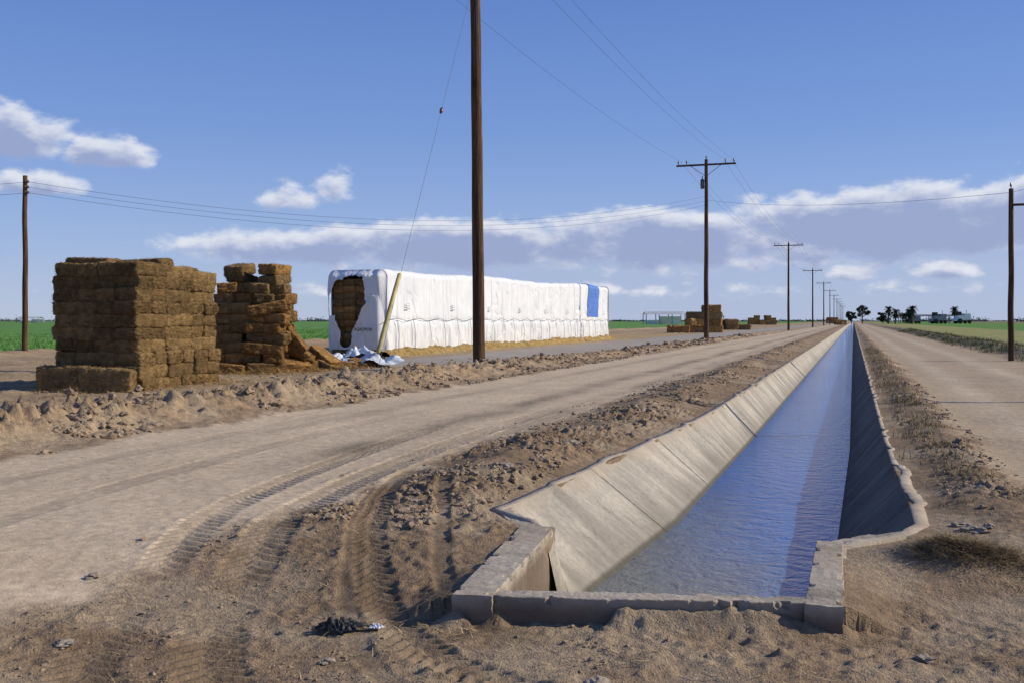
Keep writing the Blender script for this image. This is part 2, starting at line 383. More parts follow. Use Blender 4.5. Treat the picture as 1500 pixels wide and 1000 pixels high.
# water
wm,t,b,v=new_mat("canal_water",.06,.5)
b.inputs['IOR'].default_value=1.34
n1=t.noise(t.mapping(v,(.8,1.0,1)),5.0,4,.55,.6); n2=t.noise(t.mapping(v,(1.1,1.5,1)),24,3,.55,.3); n3=t.noise(t.mapping(v,(1,.3,1)),.8,4,.55)
h=t.m('MULTIPLY_ADD',n2,.28,n1)
t.l(t.bump(h,.8,.075),b.inputs['Normal'])
sp=t.n('ShaderNodeSeparateXYZ'); t.l(v,sp.inputs[0])
col=t.ramp(n3,[(.3,(.022,.10,.33)),(.7,(.045,.145,.41))])  # blue of the reflected sky is put into the base colour
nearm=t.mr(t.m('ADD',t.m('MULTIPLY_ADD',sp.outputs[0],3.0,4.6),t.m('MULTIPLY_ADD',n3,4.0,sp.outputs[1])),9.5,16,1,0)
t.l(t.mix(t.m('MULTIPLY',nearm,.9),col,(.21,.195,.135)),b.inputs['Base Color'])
ws=np.concatenate([np.arange(5.5,60,.5),np.geomspace(60,5400,60)])
V=np.array([[(x,s_,WZ) for x in (-2.55,-1,.3)] for s_ in ws]).reshape(-1,3)
obj("canal_water",np_mesh("canal_water",V,grid_faces(len(ws),3),True),wm,kind="structure",label="rippled grey green water with blue sky reflection painted in")
# headwall
def rough_block(bm,pa,pb,wa,wb,zt,zb,amp=.006):
    pa=Vector(pa+(0,)); pb=Vector(pb+(0,)); d=(pb-pa); L=d.length; d.normalize(); nrm=Vector((d.y,-d.x,0))
    na=max(int(L/.02),4); prof=[(-.5,zb),(-.5,zt-.35),(-.5,zt-.2),(-.5,zt-.14),(-.5,zt-.1),(-.5,zt-.07),(-.5,zt-.045),(-.5,zt-.022),(-.5,zt-.004),(-.48,zt),(-.3,zt),(-.1,zt),(.1,zt),(.3,zt),(.48,zt),(.5,zt-.004),(.5,zt-.022),(.5,zt-.045),(.5,zt-.07),(.5,zt-.1),(.5,zt-.14),(.5,zt-.2),(.5,zt-.35),(.5,zb)]
    rg=[]
    for i in range(na+1):
        u=i/na; w=wa+(wb-wa)*u; c=pa.lerp(pb,u); r=[]
        for (q,z) in prof:
            p=c+nrm*q*w; p.z=z
            nz=mn.fractal(p*7,1,2,4)*amp+mn.noise(p*1.5)*amp*.8+mn.noise(p*28)*.004
            e=max(0,mn.noise(Vector((p.x*9,p.y*9,3)))+.5*mn.noise(Vector((p.x*26,p.y*26,3)))-.16)*.085*(1 if z>zt-.03 and abs(q)>.4 else 0)
            e+=max(0,mn.noise(Vector((p.x*6,p.y*6,p.z*12+5)))-.2)*.05*(1 if z<=zt-.03 else 0)
            p=p-nrm*(math.copysign(1,q))*e + Vector((nz*.6,nz*.6,nz*.7-e*.5)); r.append(bm.verts.new(p))
        rg.append(r)
    for a,b_ in zip(rg,rg[1:]):
        for k in range(len(prof)-1): bm.faces.new((a[k],b_[k],b_[k+1],a[k+1]))
    bm.faces.new(rg[0]); bm.faces.new(rg[-1][::-1])
bm=bmesh.new()
rough_block(bm,(-2.14,5.50),(-.20,6.00),.14,.14,-.006,-1.15)
rough_block(bm,(-2.105,5.42),(-2.33,7.42),.24,.27,.004,-1.15)
rough_block(bm,(-2.32,7.33),(-2.86,8.06),.20,.14,-.010,-1.1)
rough_block(bm,(-.155,5.88),(-.165,7.62),.215,.18,-.002,-1.15,.008)
rough_block(bm,(-.17,7.52),(.18,7.95),.17,.17,-.010,-.75)
rough_block(bm,(.19,7.96),(.42,8.20),.18,.16,-.018,-.75,.010)
rough_block(bm,(.40,8.17),(.58,8.55),.15,.12,-.016,-.75,.009)
bmesh.ops.recalc_face_normals(bm,faces=bm.faces)
hw=bm_obj("canal_headwall",bm,conc2,None,False,label="weathered concrete headwall box closing the canal end",category="headwall")
# ---------------------------------------------------------------- scatter helpers
def Hh(T,S): return HC(np.atleast_1d(np.asarray(T,float)),np.atleast_1d(np.asarray(S,float)),False)
def g(x,y): return float(Hh(x,y)[0])
def rock_shape(seed,sub=2):
    bm=bmesh.new(); bmesh.ops.create_icosphere(bm,subdivisions=sub,radius=1)
    sd=Vector((seed*3.1,seed*1.7,0))
    for v_ in bm.verts:
        k=1+.7*mn.noise(v_.co*1.3+sd)+.45*mn.noise(v_.co*3.3+sd)
        v_.co*=k; v_.co.z*=.65
    V=np.array([v_.co[:] for v_ in bm.verts]); F=np.array([[v_.index for v_ in f.verts] for f in bm.faces]); bm.free(); return V,F
def instance_mesh(name,shapes,pos,scl,mat,lab,smooth=False):
    Vs=[];Fs=[];off=0
    for k,(V,F) in enumerate(shapes):
        P=pos[k::len(shapes)]; s_=scl[k::len(shapes)]; n=len(P)
        if n==0: continue
        a=rng.uniform(0,6.28,n); c,sn=np.cos(a)[:,None],np.sin(a)[:,None]
        q=V[None]*s_[:,None,None]*rng.uniform(.65,1.35,(n,1,3)); q=np.stack([q[...,0]*c-q[...,1]*sn,q[...,0]*sn+q[...,1]*c,q[...,2]],-1)+P[:,None]
        Vs.append(q.reshape(-1,3)); Fs.append((F[None]+np.arange(n)[:,None,None]*len(V)+off).reshape(-1,3)); off+=n*len(V)
    return obj(name,np_mesh(name,np.vstack(Vs),np.vstack(Fs),smooth),mat,kind="stuff",label=lab)
clodmat=simple_mat("clod",(.285,.208,.138),.95,.3,9,.6,.1,dist=.03)
shp=[rock_shape(i,1) for i in range(10)]; shp2=[rock_shape(i+20,2) for i in range(8)]
def region(n,t0,t1,s0,s1,smn,smx,pw=3,seed=70):
    u=rng.random(n); S=s0+(s1-s0)*u**1.4; T=rng.uniform(t0,t1,n); k=fbm(T*1.1,S*1.1,3,seed)
    keep=rng.random(n)<np.clip((k-.42)*6,0,1); T=T[keep];S=S[keep]
    sz=smn+(smx-smn)*rng.random(len(T))**pw
    return np.stack([T,S,sz],1)
R=np.vstack([region(15000,-4.5,-2.85,7,30,.004,.045,6),region(10000,-4.6,.2,3.5,8,.002,.016,5),region(16000,-11.9,-9.2,6,46,.008,.085,5),
  region(5000,.75,1.6,6,26,.004,.035,6),region(7000,.1,2.6,4.2,9,.002,.018,5),region(1500,-16,-12,14,40,.01,.05,4),region(1500,6.3,8.4,14,40,.015,.09,4),
  region(1500,-9,-4.5,4,20,.002,.010,3),region(2500,-5.0,-4.2,6,30,.003,.03,5),region(1500,-11.5,-9.6,46,110,.04,.2,4)])
ok=~((R[:,0]>-2.95)&(R[:,0]<.65)&(R[:,1]>5.2)); ok|=(R[:,0]>-2.9)&(R[:,0]<.7)&(R[:,1]<sF(R[:,0])-.15); ok&=~((R[:,0]>-2.5)&(R[:,0]<.05)&(R[:,1]>sF(R[:,0])-.12))
R=R[ok]
_,_,fl=track_h(R[:,0],R[:,1]); R=R[rng.random(len(R))>fl*1.2]
zz=Hh(R[:,0],R[:,1]); pos=np.stack([R[:,0],R[:,1],zz+R[:,2]*.12],1)
big=R[:,2]>.03
instance_mesh("dirt_clods",shp,pos[~big],R[~big,2],clodmat,"crumbly dirt clods lying on the ground")
instance_mesh("dirt_lumps",shp2,pos[big],R[big,2],clodmat,"larger dirt lumps along the windrows")
def blades(T,S,Zb,ln,wd,upr):
    n=len(T); a=rng.uniform(0,6.283,n); dx,dy=np.cos(a),np.sin(a); up=upr*ln; hz=np.sqrt(np.maximum(ln**2-up**2,0))
    b0=np.stack([T,S,Zb],1); px,py=-dy*wd,dx*wd
    mid=b0+np.stack([dx*hz*.4,dy*hz*.4,up*.62],1); tip=b0+np.stack([dx*hz,dy*hz,up],1)
    o=np.stack([px,py,0*px],1)
    V=np.stack([b0-o,b0+o,mid+o*.8,mid-o*.8,tip+o*.15,tip-o*.15],1).reshape(-1,3)
    i=np.arange(n)[:,None]*6; F=np.vstack([i+np.array([[0,1,2,3]]),i+np.array([[3,2,4,5]])])
    return V,F
def blade_obj(name,parts,mat,label):
    Vs=[];Fs=[];off=0
    for V,F in parts: Vs.append(V);Fs.append(F+off);off+=len(V)
    return obj(name,np_mesh(name,np.vstack(Vs),np.vstack(Fs),False),mat,kind="stuff",label=label)
straw=simple_mat("straw",(.45,.34,.17),.85,.35,3,0); drygrass=simple_mat("dry_grass",(.27,.20,.095),.9,.4,2,0); weed=simple_mat("weed_green",(.12,.125,.05),.9,.4,1.5,0)
darkgrass=simple_mat("dead_brush",(.27,.195,.105),.9,.6,9,0)
def straws(n,t0,t1,s0,s1,l0=.03,l1=.12,seed=80):
    T=rng.uniform(t0,t1,n);S=rng.uniform(s0,s1,n); k=fbm(T*1.1,S*1.1,3,seed); q=(rng.random(n)<np.clip((k-.42)*5,0,1))&~((T>-2.9)&(T<.65)&(S>5.3)); T=T[q];S=S[q]
    ln=rng.uniform(l0,l1,len(T)); return blades(T,S,Hh(T,S)+.006,ln,.0018+.001*rng.random(len(T)),rng.uniform(-.05,.35,len(T)))
blade_obj("straw_litter",[straws(3600,-2.5,2.6,3.6,7.5),straws(3200,.5,2.6,6.5,11),straws(1200,-4.4,-2.8,6,14),straws(700,-5,-2,3.5,6)],straw,"loose straw scattered over the dirt")
def tufts(centers,n,rad,l0,l1,wd,upr=(.5,.95)):
    P=[]
    for (x,y,r) in centers:
        k=int(n*r); T=x+rng.normal(0,rad*r,k);S=y+rng.normal(0,rad*r,k); P.append(np.stack([T,S],1))
    P=np.vstack(P); q=~((P[:,0]>-2.5)&(P[:,0]<tR(P[:,1])+.1)&(P[:,1]>5.3)); P=P[q]
    return blades(P[:,0],P[:,1],Hh(P[:,0],P[:,1])-.01,rng.uniform(l0,l1,len(P)),wd,rng.uniform(upr[0],upr[1],len(P)))
cl=[(.50,7.42,1),(.62,7.55,1),(.78,7.48,1),(.90,7.40,.8),(.70,7.36,.9),(.98,7.5,.7),(1.15,7.35,.6)]
blade_obj("dead_brush",[tufts(cl,1300,.095,.05,.15,.0022,(-.05,.5))],darkgrass,"matted mound of dead brush and straw")
P2=tufts([(rng.uniform(.58,1.15),s_,rng.uniform(.4,1)) for s_ in np.concatenate([rng.uniform(18,60,170),rng.uniform(9,18,22)])],30,.12,.05,.20,.004)
P3=tufts([(rng.uniform(-11.5,-9.6),s_,rng.uniform(.3,1)) for s_ in rng.uniform(14,60,50)],22,.15,.06,.2,.005)
blade_obj("dry_grass",[P2,P3],drygrass,"clumps of dry grass on the dirt banks")
P4=tufts([(rng.uniform(6.3,9.5),s_,rng.uniform(.5,1)) for s_ in rng.uniform(16,160,380)],34,.3,.12,.42,.012)
P5=tufts([(rng.uniform(.7,1.3),s_,rng.uniform(.3,.8)) for s_ in rng.uniform(9,22,40)],34,.1,.03,.10,.004)
blade_obj("weeds",[P4,P5],weed,"low dark weeds along the field edge")
# ---------------------------------------------------------------- crop field
fm,t,b,v=new_mat("crop",.8,.2)
n1=t.noise(v,.25,5,.6); n2=t.noise(v,5,5,.7)
f=t.m('ADD',t.m('MULTIPLY',n1,.5),t.m('MULTIPLY',n2,.5))
t.l(t.ramp(f,[(.36,(.04,.10,.015)),(.5,(.10,.22,.035)),(.66,(.17,.32,.06))]),b.inputs['Base Color']); t.l(t.bump(n2,.7,.12),b.inputs['Normal'])
ft=-38-grow(10,.03,1100,.3); fs=[-120,-60,-20,0]
while fs[-1]<1800: fs.append(fs[-1]+(.4 if fs[-1]<110 else .4+.04*(fs[-1]-110)))
fs=np.array(fs,float); FT,FS=np.meshgrid(ft,fs)
FZ=.10+.16*(fbm(FT*1.7,FS*1.7,4,99)-.5)+.05*ss(-38,-39,FT); FZ[:,0]=-.1
obj("crop_field",np_mesh("crop_field",np.stack([FT,FS,FZ],-1).reshape(-1,3),grid_faces(len(fs),len(ft),True),True),fm,kind="structure",label="green alfalfa field stretching to the horizon")
n=42000; S=20+rng.random(n)**1.3*130; T=-38.2-rng.random(n)**1.6*45
cm=simple_mat("crop_leaf",(.12,.25,.045),.7,.5,.8,0)
blade_obj("crop_plants",[blades(T,S,.08+.16*(fbm(T*1.7,S*1.7,4,99)-.5),rng.uniform(.12,.34,n),.022,rng.uniform(.5,.95,n))],cm,"dense green alfalfa plants at the field edge")
# ---------------------------------------------------------------- bales
def hay_mat(name,c,c2):
    m,t,b,v=new_mat(name,.95,.1)
    n1=t.noise(t.mapping(v,(5,16,40)),3,6,.75,.6); n2=t.noise(v,3.6,4,.65)
    oi=t.n('ShaderNodeObjectInfo')
    col=t.ramp(n1,[(.32,tuple(x*.26 for x in c)),(.49,c),(.70,c2)])
    k=t.m('MULTIPLY',t.mr(oi.outputs['Random'],0,1,.75,1.2),t.mr(n2,.3,.7,.58,1.25))
    t.l(t.scl(col,k),b.inputs['Base Color']); t.l(t.bump(n1,1.0,.07),b.inputs['Normal']); return m
hayA=hay_mat("old_hay",(.315,.197,.083),(.50,.34,.165)); hayB=hay_mat("orange_hay",(.40,.215,.075),(.60,.36,.15))
def bale_mesh(seed,L=1.15,Wd=.575,Hh_=.305,mat=hayA,fuzz=1500,name="hay_bale"):
    bm=bmesh.new(); bmesh.ops.create_cube(bm,size=2)
    bmesh.ops.subdivide_edges(bm,edges=bm.edges[:],cuts=19,use_grid_fill=True)
    k0=L/1.15; hx,hy,hz=L/2+.022*k0,Wd/2+.02*k0,Hh_/2+.012*k0; r=.055*k0
    sd=Vector((seed*7.3,seed*1.9,0))
    for v_ in bm.verts:
        p=Vector((v_.co.x*hx,v_.co.y*hy,v_.co.z*hz)); q=Vector((max(-hx+r,min(hx-r,p.x)),max(-hy+r,min(hy-r,p.y)),max(-hz+r,min(hz-r,p.z))))
        d=p-q
        if d.length>1e-6: p=q+d.normalized()*min(d.length,r)
        pin=sum(math.exp(-((p.x-xi*L)/(.022*L))**2) for xi in (-.28,0,.28)); pin2=1-.07*pin
        bul=1+.07*mn.noise(p*2.5/k0+sd)
        p=Vector((p.x*(1+.06*mn.noise(p*4/k0+sd)),p.y*pin2*bul,p.z*pin2*bul))
        pp=p*13/k0+sd; pq=p*32/k0+sd
        p+=Vector((mn.noise(pp),mn.noise(pp+Vector((9,0,0))),mn.noise(pp+Vector((0,9,0)))))*.024*k0
        p+=Vector((mn.noise(pq),mn.noise(pq+Vector((9,0,0))),mn.noise(pq+Vector((0,9,0)))))*.022*k0
        v_.co=p
    bm.faces.ensure_lookup_table(); fs_=[f for f in bm.faces]; rd=random.Random(seed)
    for _ in range(fuzz):
        f=rd.choice(fs_); c=f.calc_center_median(); nn=Vector((c.x/hx,c.y/hy,c.z/hz))
        k=max(range(3),key=lambda i:abs(nn[i])); d=Vector((0,0,0)); d[k]=math.copysign(1,nn[k])
        d=(d*.6+Vector((rd.uniform(-1,1),rd.uniform(-1,1),rd.uniform(-1.5,.7)))).normalized()*rd.uniform(.03,.09)*k0
        sidev=d.cross(Vector((rd.random(),rd.random(),rd.random()))).normalized()*.004*k0
        bm.faces.new((bm.verts.new(c-sidev),bm.verts.new(c+sidev),bm.verts.new(c+d)))
    me=bpy.data.meshes.new(name); bm.to_mesh(me); bm.free(); me.materials.append(mat)
    for p in me.polygons: p.use_smooth=True
    return me
bA=[bale_mesh(i) for i in range(6)]; bB=[bale_mesh(i+10,mat=hayB) for i in range(5)]
bBig=[bale_mesh(i+20,2.2,1.15,.95,hayA,150) for i in range(2)]+[bale_mesh(25,2.2,1.15,.95,hayB,150)]
def bale(meshes,loc,rot,label,group,sc=1):
    o=bpy.data.objects.new("hay_bale",random.choice(meshes)); link(o); o.location=loc; o.rotation_euler=rot; o.scale=(sc,)*3
    o["label"]=label; o["category"]="hay bale"
    if group: o["group"]=group
    return o
c0=Vector((*W(-8.64,22.95),0)); u1=Vector((*W(-.973,.23),0)); u2=Vector((*W(.23,.973),0)); ya=math.atan2(u1.y,u1.x)
gz=g(c0.x+u1.x,c0.y+u1.y)-.02
LH=.298
for L in range(10):
    hgt=gz+.15+LH*L
    if L%2==0: cells=[(i,j,(.575+1.08*i),(.29+.575*j),0) for i in range(2) for j in range(6)]
    else: cells=[(i,j,(.29+.535*i),(.575+1.15*j),1) for i in range(4) for j in range(3)]
    wav=.025*math.sin(L*1.9+.5)
    for (i,j,a,bb,o_) in cells:
        if (i==2 and o_==1 and j==1) : continue
        p=c0+u1*a+u2*bb+u1*(wav-.02*max(0,3-L))+Vector((random.gauss(0,.02),random.gauss(0,.02),0))
        if L<3 and a<.7: p-=u1*random.uniform(.0,.12)
        p.z=hgt+random.gauss(0,.010)-(.10 if (L==9 and i==0 and j==2) else 0)
        bale(bA,p,(random.gauss(0,.025),random.gauss(0,.02),ya+(math.pi/2 if o_ else 0)+random.gauss(0,.03)+random.choice((0,math.pi))),"weathered brown hay bale in a tall square stack","bales in the large square stack")
for (a,bb,yw) in ((.6,1.2,.1),(1.5,.5,-.08),(1.6,2.0,.05)):
    p=c0+u1*a+u2*bb; p.z=gz+.15+LH*10-.17
    bale(bA,p,(random.gauss(0,.04),random.gauss(0,.04),ya+yw),"weathered brown hay bale sagging on the stack top","bales in the large square stack")
for (X,Y,ang,tp) in ((-10.30,22.95,.03,0),(-9.12,22.45,-.05,.04)):
    x,y=W(X,Y); bale(bA,(x,y,g(x,y)+.26),(math.pi/2,tp,TH+ang),"brown hay bale lying in front of the tall stack",None)
random.seed(21)
ra=TH+.12; LL="loose orange brown hay bale in a leaning broken stack"; GG="bales in the leaning stack"
for tw_,(xb,xt,nl_) in enumerate(((-8.92,-8.48,11),(-7.66,-7.50,11))):
    for L in range(nl_):
        f=L/(nl_-1); cx=xb+(xt-xb)*f+random.gauss(0,.07); z_=.15+.305*L
        if L>=9:
            x,y=W(cx,31.4); bale(bB if random.random()<.5 else bA,(x,y,z_),(random.gauss(0,.05),random.gauss(0,.08),ra+math.pi/2-.30+random.gauss(0,.06)),LL,GG)
            continue
        if L>=7:
            for q in (-.22,.24):
                x,y=W(cx+q*(.9 if tw_==0 else 1)-.02,31.3+q*.5); bale(bB if random.random()<.5 else bA,(x,y,z_),(random.gauss(0,.05),random.gauss(0,.06),ra+math.pi/2+random.gauss(0,.12)),LL,GG)
            continue
        nrow=3 if L<6 else 2
        if L%3==1:
            for q in (-.29,.29):
                for yy in (31.2,32.3):
                    x,y=W(cx+q,yy+random.gauss(0,.05)); bale(bB if random.random()<.55 else bA,(x,y,z_),(random.gauss(0,.04),random.gauss(0,.05),ra+math.pi/2+random.gauss(0,.1)),LL,GG)
        else:
            for r_ in range(nrow):
                x,y=W(cx,30.9+r_*.58+random.gauss(0,.05)); bale(bB if random.random()<.55 else bA,(x,y,z_),(random.gauss(0,.04),random.gauss(0,.06),ra+random.gauss(0,.12)),LL,GG)
for L in range(7):
    for yy in (31.4,32.0):
        x,y=W(-8.22+random.gauss(0,.05),yy); bale(bB,(x,y,.16+.305*L),(random.gauss(0,.04),random.gauss(0,.05),ra+(0 if L%2 else 1.5)+random.gauss(0,.2)),LL,GG)
for (X,Y,z,ry,rz) in ((-6.9,31.6,.2,.1,.6),(-6.85,32.4,.2,.0,-.3),(-6.8,32.0,.45,.35,.3),(-6.1,33.0,.12,.15,1.0),(-5.75,34.0,.10,.1,.2),(-6.3,34.0,.15,.4,.5),(-5.3,34.8,.10,.2,-.5),(-9.3,30.6,.15,.1,.3),(-6.95,31.9,.7,.6,.1),(-8.6,30.2,.15,.1,.1),(-6.3,33.4,.38,.5,-.6),(-5.0,35.6,.10,.3,.9),(-6.9,31.8,1.0,.9,.3)):
    x,y=W(X,Y); bale(bB,(x,y,g(x,y)+z),(random.gauss(0,.2),ry,TH+rz),"tumbled orange hay bale lying on loose straw","tumbled hay bales",random.uniform(.65,.9))
P6=[]
for (X,Y,r_,k) in ((-9.6,23.2,1.0,2600),(-8.0,25.5,.9,1600),(-7.6,30.8,1.3,4200),(-6.0,33.4,1.0,5200),(-8.6,30.2,.8,1600),(-6.6,32.0,.5,3200)):
    x,y=W(X,Y); T=x+rng.normal(0,r_*.6,k); S=y+rng.normal(0,r_*.6,k); hp=.20*np.exp(-((T-x)**2+(S-y)**2)/(r_*.6)**2)*rng.random(k)
    P6.append(blades(T,S,Hh(T,S)+.01+hp,rng.uniform(.05,.22,k),.006,rng.uniform(-.2,.6,k)))
blade_obj("loose_hay",P6,simple_mat("loose_hay",(.40,.25,.095),.9,.35,2,0),"loose hay scattered round the stacks")
# ---------------------------------------------------------------- covered stack
T0,T1,S0,S1,HT=-23.0,-20.0,40.5,84.5,3.95
tarp,t,b,v=new_mat("white_tarp",.65,.2)
n1=t.noise(v,.8,5,.65); n2=t.noise(t.mapping(v,(2,2,.5)),3,5,.7); spz=t.n('ShaderNodeSeparateXYZ'); t.l(v,spz.inputs[0])
dirtm=t.m('MULTIPLY',t.mr(spz.outputs[2],1.7,.1,0,1),t.mr(n2,.35,.7))
col=t.ramp(n1,[(.3,(.57,.58,.60)),(.7,(.70,.70,.69))]); col=t.mix(t.m('MULTIPLY',dirtm,.65),col,(.44,.38,.29))
seam=t.m('ABSOLUTE',t.m('SUBTRACT',t.m('FRACT',t.m('MULTIPLY',spz.outputs[1],1/7.3)),.5)); col=t.mix(t.m('MULTIPLY',t.mr(seam,0,.007,1,0),.6),col,(.30,.31,.33))
t.l(col,b.inputs['Base Color']); cr=t.noise(t.mapping(v,(1.6,1.6,.35)),2.4,5,.62,.7); t.l(t.bump(cr,.6,.07),b.inputs['Normal'])
RR=.34
def side_pt(sv,p):
    r=RR; h=HT+.07*np.sin(sv*.35+1)+.62*(sv-S0)/44+.05*(vn(sv*.9,sv*0,140)-.5)
    w=T1-T0; a1=h-r; q=np.pi*r/2; a2=a1+q; a3=a2+(w-2*r); a4=a3+q; tot=a4+a1
    p=p*tot
    x=np.where(p<a1,T1,np.where(p<a2,T1-r+r*np.cos((p-a1)/r),np.where(p<a3,T1-r-(p-a2),np.where(p<a4,T0+r-r*np.sin((p-a3)/r),T0))))
    z=np.where(p<a1,p,np.where(p<a2,a1+r*np.sin((p-a1)/r),np.where(p<a3,h,np.where(p<a4,h-r+r*np.cos((p-a3)/r),h-r-(p-a4)))))
    nx=np.where(p<a1,1,np.where(p<a2,np.cos((p-a1)/r),np.where(p<a3,0,np.where(p<a4,-np.sin((p-a3)/r),-1.))))
    nz=np.where(p<a1,0,np.where(p<a2,np.sin((p-a1)/r),np.where(p<a3,1,np.where(p<a4,np.cos((p-a3)/r),0.))))
    return x,z,nx,nz
def tarp_disp(sv,z,up):
    w1=sv+.2*np.sin(z*1.1+sv)+.4*(fbm(sv*.5,z*.5,2,149)-.5)
    folds=(np.abs(fbm(w1*1.9,z*.18,2,150)-.5)*2)**.8
    d=-.060*(1-folds)*(.3+.7*(1-up))+.06*(fbm(sv*.45,z*.6,2,151)-.5)
    k=np.clip(fbm(sv*.5,z*.4,2,156)*3-1.3,0,1)
    diag=np.abs(fbm(sv*.9+z*.8,z*.9-sv*.2,2,155)-.5); d-=.07*np.exp(-(diag/.03)**2)*k
    rp=np.exp(-((z-1.65-.05*np.sin(sv*2.6))/.05)**2)*(1-up); d-=rp*.045
    low=ss(1.7,1.3,z)*(1-up); d+=low*(.05+.13*(np.abs(fbm(sv*2.8,z*.5,2,152)-.5)*2-.3))
    tr=np.exp(-((((sv/3.65)%1)-.5)*3.65/.08)**2); d-=tr*.035
    d+=.08*(vn(np.floor(sv/7.3)*3.3,sv*0,154)-.5)
    return d
ns,npz=820,150
sv=np.linspace(S0+.25,S1-.25,ns); pp=np.linspace(0,1,npz); SV,PP=np.meshgrid(sv,pp,indexing='ij')
hem=.14+.22*fbm(SV*1.3,SV*0,3,160)
x,z,nx,nz=side_pt(SV,PP)
zl=np.where(z<.8,hem+(z/.8)*(.8-hem),z)
d=tarp_disp(SV,zl,np.clip(nz,0,1))
endr=np.minimum(SV-S0-.25,S1-.25-SV)
d-=.20*np.exp(-(endr/.20)**2*1.2)
shell=np_mesh("tarp",np.stack([x+nx*d,SV,zl+nz*d],-1).reshape(-1,3),grid_faces(ns,npz,True),True)
tw_o=obj("tarp_covered_haystack",None,None,None,label="long haystack wrapped in wrinkled white plastic tarps",category="haystack")
obj("white_tarp",shell,tarp,tw_o)
def endcap(se,sg,hole):
    nu,nv=110,150; U,Vv=np.meshgrid(np.linspace(0,1,nu),np.linspace(0,1,nv),indexing='ij')
    h=HT+(.0 if sg<0 else .62)
    X=T0+(T1-T0)*U; Zz=.3+(h-.02-.3)*Vv; r=RR+.04
    cxx=np.clip(X,T0+r,T1-r); czz=np.minimum(Zz,h-r); dx=X-cxx; dz=np.maximum(Zz-czz,0); rr=np.hypot(dx,dz); k=np.where((dz>0)&(rr>r),r/np.maximum(rr,1e-6),1)
    X=cxx+dx*k; Zz=np.where(dz>0,czz+dz*k,Zz); de=np.clip(r-np.hypot(X-cxx,np.maximum(Zz-(h-r),0)),0,r)
    off=.30*(1-ss(0,.35,de))
    w_=fbm(X*1.6+Zz*.4,Zz*.3,2,170); off+=.10*(1-np.abs(w_-.5)*3)+.02*(fbm(X*5,Zz*2,2,171)-.5)
    if hole:
        wd=.10+.21*ss(.12,.62,Vv); ctr=.36+.05*Vv
        hx=(U-ctr)/wd; hz=(Vv-.47)/.40; hd=(np.abs(hx)**4+np.abs(hz)**5)**.22+(fbm(X*2.2,Zz*1.6,4,172)-.5)*.7
        off-=.10*np.exp(-((hd-1.05)/.14)**2)
    V=np.stack([X,se-sg*off,Zz],-1).reshape(-1,3); F=grid_faces(nu,nv,sg<0)
    if hole:
        fh=hd.ravel()[F].mean(1); F=F[fh>1]
    return np_mesh("tarp",V,F,True)
obj("tarp_end",endcap(S0,-1,True),tarp,tw_o,label="tarp end torn open to show hay"); obj("tarp_end",endcap(S1,1,False),tarp,tw_o)
bs=np.linspace(77.0,80.6,90); bp=np.linspace(.165,.50,60); BS,BP=np.meshgrid(bs,bp,indexing='ij'); BSw=BS+.15*np.sin(BP*20)+.5*(BP-.3)
x,z,nx,nz=side_pt(BSw,BP); d=tarp_disp(BSw,z,np.clip(nz,0,1))+.045
bluem=simple_mat("blue_tarp",(.085,.18,.50),.6,.2,2,.3,.2)
obj("blue_tarp",np_mesh("blue_tarp",np.stack([x+nx*d,BSw,z+nz*d],-1).reshape(-1,3),grid_faces(90,60,True),True),bluem,tw_o,label="blue tarp patch over white tarp")
ink=simple_mat("black_ink",(.03,.03,.035),.6,.1,5,0)
grey=simple_mat("grey_print",(.36,.37,.40),.6,.1,5,0)
def text(body,size,loc,rot,mat,parent,name="lettering"):
    cu=bpy.data.curves.new(name,'FONT'); cu.body=body; cu.size=size; cu.align_x='CENTER'; cu.offset=.004
    o=bpy.data.objects.new(name,cu); link(o); dg=bpy.context.evaluated_depsgraph_get(); me=bpy.data.meshes.new_from_object(o.evaluated_get(dg)); bpy.data.objects.remove(o)
    o=obj(name,me,mat,parent); o.location=loc; o.rotation_euler=rot; return o
text("AGROPOR",.19,(-20.95,S0-.17,1.15),(math.pi/2,0,0),ink,tw_o)
for s_ in np.arange(43,84,5.6):
    bmm=bmesh.new(); bm_box(bmm,(T1+.06,s_,2.17),(.012,.40,.05)); bm_box(bmm,(T1+.06,s_,2.30),(.012,.40,.03)); bm_box(bmm,(T1+.06,s_,2.40),(.012,.28,.03))
    bm_obj("printed_mark",bmm,grey,tw_o)
bm=bmesh.new()
ps=[(T1+.05+.03*math.sin(s_*3),s_,1.65+.06*math.sin(s_*2.6)) for s_ in np.arange(S0,S1,.25)]
bm_tube(bm,ps,.016,5)
for s_ in np.arange(S0+1.2,S1,1.85):
    bm_tube(bm,[(T1+.08,s_,1.65),(T1+.16,s_+.1,1.0),(T1+.15,s_+.05,.25)],.012,4)
bm_obj("rope",bm,simple_mat("rope",(.24,.23,.22),.8,.2,20,0),tw_o)
random.seed(5)
for r_ in range(11):
    for c_ in range(2):
        bale(bB if random.random()<.4 else bA,(-22.1+1.17*c_+random.gauss(0,.03),S0+.55+random.gauss(0,.04),.25+.31*r_),(0,0,random.gauss(0,.03)),"hay bale showing through the torn tarp end","bales under the tarp")
n_s=500; hs=np.linspace(S0-.2,S1+.2,n_s); hu=np.linspace(0,1,12); HS,HU=np.meshgrid(hs,hu,indexing='ij')
hz=.42*ss(0,1,HU)*(.5+.8*fbm(HS*1.4,HU*2,4,180))-.03
hx=T1+.62-.62*HU+.12*(fbm(HS*1.1,HU,3,181)-.5)
obj("spilled_hay",np_mesh("spilled_hay",np.stack([hx,HS,hz],-1).reshape(-1,3),grid_faces(n_s,12,False),True),hay_mat("dull_spilled_hay",(.36,.24,.09),(.50,.36,.16)),kind="stuff",label="yellow spilled hay along the foot of the tarp")
